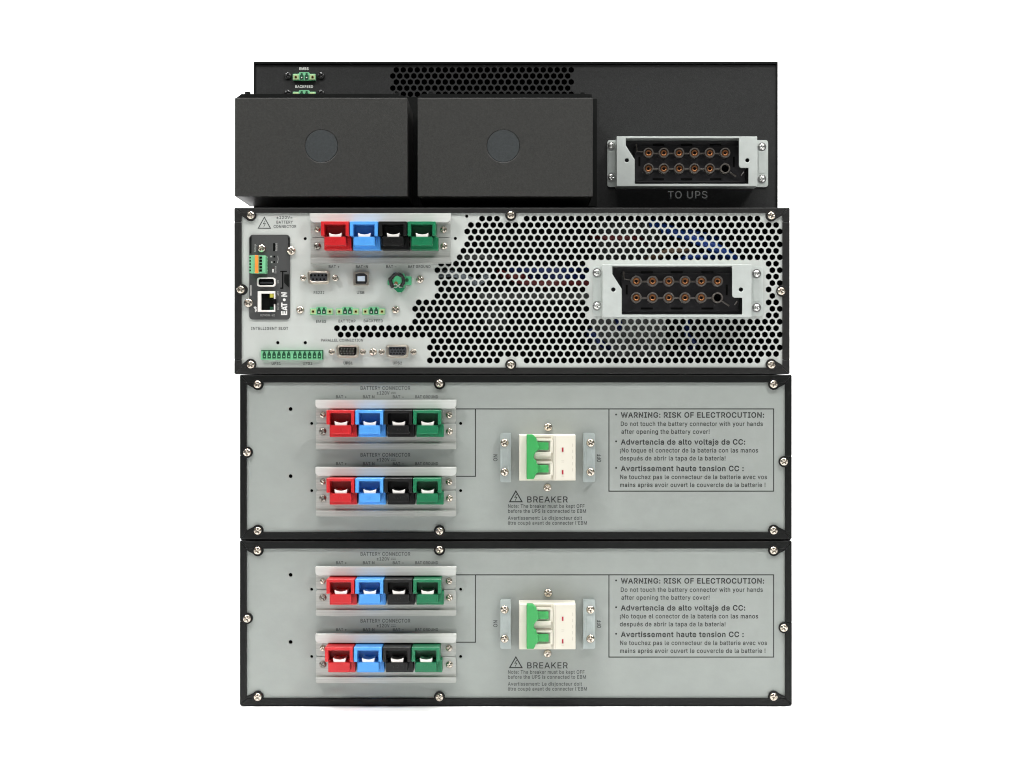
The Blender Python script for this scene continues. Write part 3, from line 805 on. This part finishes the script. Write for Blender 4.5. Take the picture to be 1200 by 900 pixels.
def ups():
    root = thing('power_unit', P(599.6, 438.2, 0), 'wide rack unit with pale perforated rear panel and black frame, above the two battery modules',
                 'power supply')
    chassis(root, 274.4, 243.4, 925.6, 438.0, 283, 249.6, 917, 430.6,
            [(293.6, 252.6, (-1, -1)), (598.6, 252.2, None), (904, 252.8, (1, -1)), (293.6, 427.0, (-1, 1)), (598.6, 427.4, None), (904, 427, (1, 1)),
             (283.4, 339.4, None), (916.4, 341, None)], ((260, 421.3), (259.6, 421.3)), 438.7, 'frame')
    holes = ups_holes()+[circ(357.6, 279.6, 1.9), circ(533.6, 279.4, 1.9), circ(547.0, 252.8+0.6, 1.9), circ(325.5, 401.6, 2.0), circ(357.7, 401.6, 2.0)]
    b = B(); b.sheet(prect(276, 245.2, 924, 436.4), holes, 0.0, 0.0011)
    b.done('perforated_panel', 'ups_panel', root)
    for (x, y) in ((293.9, 252.2), (598.6, 252.0), (904, 252.6), (293.9, 427.4), (598.6, 427.6), (904, 427.4), (282.2, 339.4), (915.6, 341.2)):
        screw(x, y, -0.0020, 4.9, root)
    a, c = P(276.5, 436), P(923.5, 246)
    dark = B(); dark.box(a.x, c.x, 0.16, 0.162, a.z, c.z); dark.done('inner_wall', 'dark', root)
    # things that show through the perforations
    def wire(pts, m, r=0.0024, label=None):
        b = B(); q = []
        P3 = [P(x, y, d) for x, y, d in pts]
        for i in range(len(P3)-1):
            for k in range(6):
                q.append(P3[i].lerp(P3[i+1], k/6))
        q.append(P3[-1])
        for _ in range(3): q = [q[0]]+[(q[i-1]+q[i]*2+q[i+1])/4 for i in range(1, len(q)-1)]+[q[-1]]
        b.tube(q, r, 10); b.done('wire', m, root, smooth=60, label=label)
    wire([(590, 322, .03), (612, 330.5, .012), (650, 331.5, .012), (690, 333, .03)], 'wred', 0.0026)
    wire([(585, 318, .03), (598, 323.5, .012), (614, 324, .016), (640, 340, .06)], 'wred', 0.0022)
    wire([(595, 317, .03), (620, 316.5, .014), (660, 316.8, .014), (700, 312, .05)], 'wdeep', 0.0024)
    wire([(618, 327, .03), (636, 324.2, .016), (664, 324.4, .016), (700, 326, .05)], 'wdeep', 0.0024)
    wire([(692, 275, .04), (706, 278.6, .012), (744, 278.8, .012), (760, 284, .05)], 'wred', 0.0022)
    wire([(764, 262, .03), (784, 267, .016), (812, 280, .012), (846, 292, .012), (880, 318, .05)], 'wblue', 0.0034)
    wire([(778, 270, .03), (800, 275, .014), (826, 286, .012), (858, 302, .013), (876, 316, .05)], 'wblue', 0.0034)
    wire([(764, 262, .04), (786, 268, .018), (816, 274, .018), (842, 280, .04)], 'wblue', 0.0030)
    wire([(790, 309, .03), (806, 302, .014), (830, 300, .014), (852, 302, .03)], 'wblue', 0.0030)
    wire([(756, 306, .03), (770, 301, .014), (784, 294, .014), (806, 292, .014), (816, 300, .03)], 'wbrown', 0.0028)
    wire([(690, 400, .05), (692, 386, .018), (706, 404, .016), (716, 410, .04)], 'wdeep', 0.0026)
    wire([(722, 372, .02), (727, 380, .014), (722, 390, .05)], 'wdeep', 0.0024)
    wire([(806, 376, .02), (804, 392, .014), (816, 404, .016), (806, 412, .05)], 'wdeep', 0.0022)
    M['hose'] = mat('grey_cable', (0.22, 0.25, 0.28), 0.4)
    wire([(514, 322, .02), (530, 320, .010), (546, 326, .010), (560, 332, .02), (572, 322, .03)], 'hose', 0.0028)
    wire([(530, 298, .03), (545, 302, .010), (566, 300, .010), (590, 306, .04)], 'board', 0.0018)
    b = B(); b.pb(560, 344, 692, 352, 0.03, 0.06); b.done('rail', 'board', root)
    b = B(); b.pb(694, 374, 780, 418, 0.035, 0.05); b.done('heat_sink', 'board', root)
    b = B(); b.pb(700, 262, 775, 302, 0.06, 0.08); b.done('circuit_board', 'board', root)
    b = B(); b.pc(580, 372, 16, 0.07, 0.12, 24); b.done('capacitor', 'board', root, smooth=40)
    # printing
    t = T(-0.00009); t.warn(301.9, 317.7, 253.6, 267.9, 1.0); t.done('voltage_symbol', 'ink', root)
    t = T(-0.00009)
    t.line('±120V=', 324.0, 342.6, 254.8, 3.2); t.line('BATTERY', 324.0, 343.2, 260.3, 3.2); t.line('CONNECTOR', 320.6, 347.2, 265.4, 3.2)
    t.line('BAT +', 385.2, 397.8, 312.4, 3.2); t.line('BAT-N', 417, 431.2, 312.4, 3.2); t.line('BAT −', 452.5, 464.6, 312.4, 3.2)
    t.line('BAT GROUND', 478.3, 504.5, 312.4, 3.0)
    t.line('RS232', 367.6, 380.0, 342.8, 3.2); t.line('USB', 418.2, 427.0, 342.8, 3.2)
    t.line('EMBS', 370.4, 382.2, 376.7, 3.2); t.line('BAT TEMP', 396.7, 416.6, 376.3, 3.2); t.line('BACKFEED', 426.2, 448.8, 376.0, 3.2)
    t.line('PARALLEL CONNECTION', 376.2, 425.4, 398.7, 3.1)
    t.line('UPS1', 402.6, 413.2, 425.4, 3.1); t.line('UPS2', 460.4, 471.0, 425.4, 3.1)
    t.line('UPS1', 318.4, 329.0, 426.0, 2.9); t.line('UPS2', 355.0, 366.0, 425.8, 2.9)
    t.line('INTELLIGENT SLOT', 294.3, 337.8, 384.9, 3.3)
    t.done('panel_lettering', 'inkg', root)
    network_card(root)
    # ports
    dsub(root, 373.4, 325.0, 24.5, 13.4, 'db9'); standoff(355.2, 325.6, root, 3.6); standoff(392.8, 325.6, root, 3.6)
    b = B(); b.ppoly(rrect(413.9, 318.4, 431.8, 334.4, 1.0), -0.0042, -0.0002,
                     [[(416.6, 320.9), (420.3, 319.9), (426.5, 319.9), (430.0, 322.6), (430.0, 330), (428.8, 332.6), (416.6, 332.6)]])
    u = b.done('usb_port', 'shell', root, bevel=0.0002)
    b = B(); b.pb(415.6, 319.4, 430.6, 333.2, -0.0015, -0.0002); b.done('port_cavity', 'grey', u)
    b = B(); b.pb(418.8, 323.4, 427.6, 329.4, -0.0040, -0.0014); b.done('port_tongue', 'usbw', u, bevel=0.0002)
    # green plug with black wire loop
    b = B()
    b.pb(454, 328.0, 480.6, 334.0, -0.0060, -0.0002)
    b.pb(473.6, 323.6, 482.0, 333.8, -0.0075, -0.0002)
    b.ppoly([(460.4, 321.6), (473.6, 320.4), (474.2, 336.6), (471, 341.4), (465.4, 341.2), (460.6, 336.6)], -0.0110, -0.0002)
    pl = b.done('jumper_plug', 'plug', root, bevel=0.0006, label='small green plug with a black wire loop')
    b = B(); b.ppoly([(460.8, 337.4), (474, 337.6), (470.6, 342.6), (466, 342.6)], -0.0125, -0.0108); b.done('plug_base', 'green', pl, bevel=0.0003)
    b = B(); b.pc(476.8, 328.2, 2.1, -0.0078, -0.0074, 12); b.done('screw_recess', 'pdark', pl)
    b = B(); pts = []
    for k in range(15):
        a = math.pi*(1.06-1.12*k/14)
        pts.append(P(465.3+6.4*math.cos(a)+(1.2 if k > 9 else 0)-(2.2 if k < 3 else 0), 329.5-8.6*math.sin(a), -0.0125-0.008*math.sin(max(0, a))))
    pts = [P(460.4, 336.4, -0.0112)]+[P(458.6, 333.4, -0.0122)]+pts[2:]+[P(470.4, 335.0, -0.0110)]
    b.tube(pts, 0.0015, 10); b.done('wire_loop', 'black', pl, smooth=60)
    b = B()
    for x in (463.4, 469.4): b.ring(x, 335.0, 2.5, 1.7, -0.0116, -0.0108, 16)
    b.done('wire_clamp', 'steel', pl)
    b = B(); b.pc(464.2, 331.8, 2.0, -0.0114, -0.0108, 12); b.done('brass_terminal', 'copper', pl)
    screw(492.2, 327.4, -0.0003, 4.6, root); screw(351.8, 363.2, -0.0003, 4.7, root); screw(463.6, 363.0, -0.0003, 4.7, root)
    for x in (376.7, 407.2, 437.9): header(root, x, 364.4)
    # twelve-way header
    b = B(); b.ppoly([(305.6, 410.4), (378.6, 410.4), (378.6, 421.6), (305.6, 421.6)], -0.0030, -0.0002)
    hd = b.done('parallel_header', 'pgreen', root, bevel=0.0003)
    b = B(); b.pb(306.2, 410.2, 378.8, 411.2, -0.0033, -0.0029); b.pb(377.6, 411, 378.9, 421, -0.0032, -0.0029); b.done('header_rim', 'pdark', hd)
    for k in range(12):
        x = 309.7+5.72*k+(1.6 if k > 5 else 0)
        b = B(); b.ppoly([(x-2.0, 420.0), (x-2.0, 414.6), (x-1.0, 413.4), (x-1.0, 411.9), (x+1.0, 411.9), (x+1.0, 413.4), (x+2.0, 414.6), (x+2.0, 420.0)], -0.0033, -0.0029)
        b.done('socket', 'pdark', hd)
        b = B(); b.pb(x-0.6, 416.9, x+0.9, 418.4, -0.0038, -0.0032); b.done('pin', 'pgreen', hd)
    for (cx, kind) in ((407.4, 'male'), (465.6, 'female')):
        dsub(root, cx, 411.6+(0 if kind == 'male' else 0), 25.0, 13.6, kind)
    for x in (388.6, 425.2, 447.2, 484.4): standoff(x, 412.6, root, 3.6)
    screw(437.2, 412.4, -0.0003, 4.6, root)
    # battery connector bracket from the same parts
    for o in BATSET:
        dup_shift(o, root, (-6.3*S, 0, 216.9*S))
    return root
U = ups()
outs = outlet(U)

# ------------------------------------------------------------------ top unit: set back, two black covers
def top_unit():
    Y = 0.07
    f = (D+Y)/D
    z0 = P(0, 243.4, 0).z+0.0003
    root = thing('distribution_module', (P(604, 0, Y).x, Y, z0), 'black power distribution module with two boxy terminal covers, on top of the stack',
                 'power module')
    a = P(297.4, 72.6, Y); c = P(911.2, 72.6, Y); zt = a.z
    b = B(); t = 0.0012
    b.box(a.x, a.x+t, Y-0.0015, Y+.55, z0, zt); b.box(c.x-t, c.x, Y-0.0015, Y+.55, z0, zt)
    b.box(a.x+t, c.x-t, Y-0.0022, Y+.55, zt-t*1.6, zt); b.box(a.x+t, c.x-t, Y, Y+.55, z0, z0+t)
    b.box(a.x+t, c.x-t, Y+.55-t, Y+.55, z0+t, zt-t*1.6)
    b.done('case', 'case', root, bevel=0.0003)
    hs = []
    for r in range(7):
        y = 81.9+r*7.1; x0 = 669.4-(4.1 if r % 2 else 0)
        for i in range(0, 26):
            x = x0-8.2*i
            if x < 460: continue
            p = P(x, y, Y); hs.append(hexhole(p.x, p.z, 3.42*S*f))
    b = B(); q0 = P(298.8, 0, Y).x; q1 = P(909.8, 0, Y).x
    b.sheet([(q0, z0+t), (q1, z0+t), (q1, zt-0.0024), (q0, zt-0.0024)], hs, Y, Y+0.0012)
    b.done('rear_panel', 'face', root)
    b = B(); b.box(q0, q1, Y+.08, Y+.082, z0+t, zt-.003); b.done('inner_wall', 'hole', root)
    header(root, 356.4, 89.6, Y); header(root, 356.4, 110.6, Y)
    for (x, y) in ((337.2, 89), (376, 89), (337.2, 109.5), (376, 109.5)): screw(x, y, Y-0.0003, 4.8, root, 'screw_b')
    tx = T(Y-0.0001)
    tx.line('EMBS', 350.8, 361.6, 80.4, 3.0, 0.02); tx.line('BACKFEED', 346.0, 366.8, 101.4, 3.0, 0.02)
    tx.done('panel_lettering', 'white', root)
    tx = T(Y-0.0001); tx.line('TO UPS', 782.6, 829.0, 228.2, 8.3, 0.010)
    tx.done('outlet_lettering', 'silver', root)
    # terminal covers
    for (x0, x1, cx, mode) in ((275.0, 477.4, 376.6, 0), (489.4, 694.6, 589.8, 1)):
        yf = 0.0
        A = P(x0, 230.0, yf); C = P(x1, 114.6, yf); th = 0.0012
        dep = 0.025; zr = P(0, 109.8, dep).z; 
        b = B()
        kc = P(cx, 171, yf)
        hole = [(kc.x+19.3*S*math.cos(k*2*math.pi/56), kc.z+19.3*S*math.sin(k*2*math.pi/56)) for k in range(56)]
        b.sheet([(A.x, A.z), (C.x, A.z), (C.x, C.z), (A.x, C.z)], [hole], yf, yf+th)
        b.box(A.x, A.x+th, yf+th, Y-0.0003, A.z, C.z); b.box(C.x-th, C.x, yf+th, Y-0.0003, A.z, C.z)
        b.box(A.x+th, C.x-th, yf+th, Y-0.0003, A.z, A.z+th)
        b.hexa([(A.x+th, yf+th, C.z-th), (C.x-th, yf+th, C.z-th), (C.x-th, yf+th, C.z), (A.x+th, yf+th, C.z),
                (A.x+th, Y-0.0003, C.z-th), (C.x-th, Y-0.0003, C.z-th), (C.x-th, Y-0.0003, C.z), (A.x+th, Y-0.0003, C.z)])
        o = b.done('terminal_cover', 'cover', root, bevel=0.0005)
        b = B(); b.pb(302 if mode == 0 else 492.5, 113.6 if mode == 0 else 116, 491.8 if mode == 0 else 699.5, 241.6, Y-0.0016, Y-0.0001)
        b.done('base_flange_shade', 'case', o)  # dark flange plate, also stands in for the shadow beside and between the covers
        b = B(); b.cyl((kc.x, kc.z), 18.9*S, yf+0.0001, yf+th, 56); b.done('knockout', 'knock', o, bevel=0.00015)
        b = B(); xl = P(x0+8.5, 0, dep).x; xr = P(x1-2.0 if mode == 0 else x1-4.5, 0, dep).x
        if mode: xl = P(x0+3.5, 0, dep).x
        yb_ = yf+0.005
        o_ = [P(x0+0.6, 115.6, yb_), P(x0+8.0, 110.0, yb_), P(x1-14, 109.9 if mode == 0 else 109.8, yb_), P(x1-1.2, 113.0 if mode == 0 else 110.6, yb_), P(x1-0.8, 118, yb_), P(x0+0.6, 118, yb_)]
        if mode: o_[1] = P(x0+3.5, 110.0, yb_)
        b.sheet([(v.x, v.z) for v in o_], [], yb_, yb_+0.0012)
        b.tube([P(x0+15.2, 110.5, 0.012), P(x0+15.2, 108.0, 0.012)], 0.0024, 14)
        b.tube([P(x1-12, 111.5, 0.012), P(x1-12, 108.8, 0.012)], 0.0022, 14)
        b.done('cover_flange', 'case', o)
        b = B(); b.box(A.x+th, C.x-th, yf+th+0.002, yf+th+0.003, A.z+th, C.z-th); b.done('cover_liner', 'case', o)
    # cover root lips on the panel
    # outlet copied from the unit below
    q = -0.010
    p1 = P(745.8, 329.4, q); p2 = P(760.0, 179.4, Y+q)
    for o in outs: dup_shift(o, root, p2-p1)
    return root
top_unit()
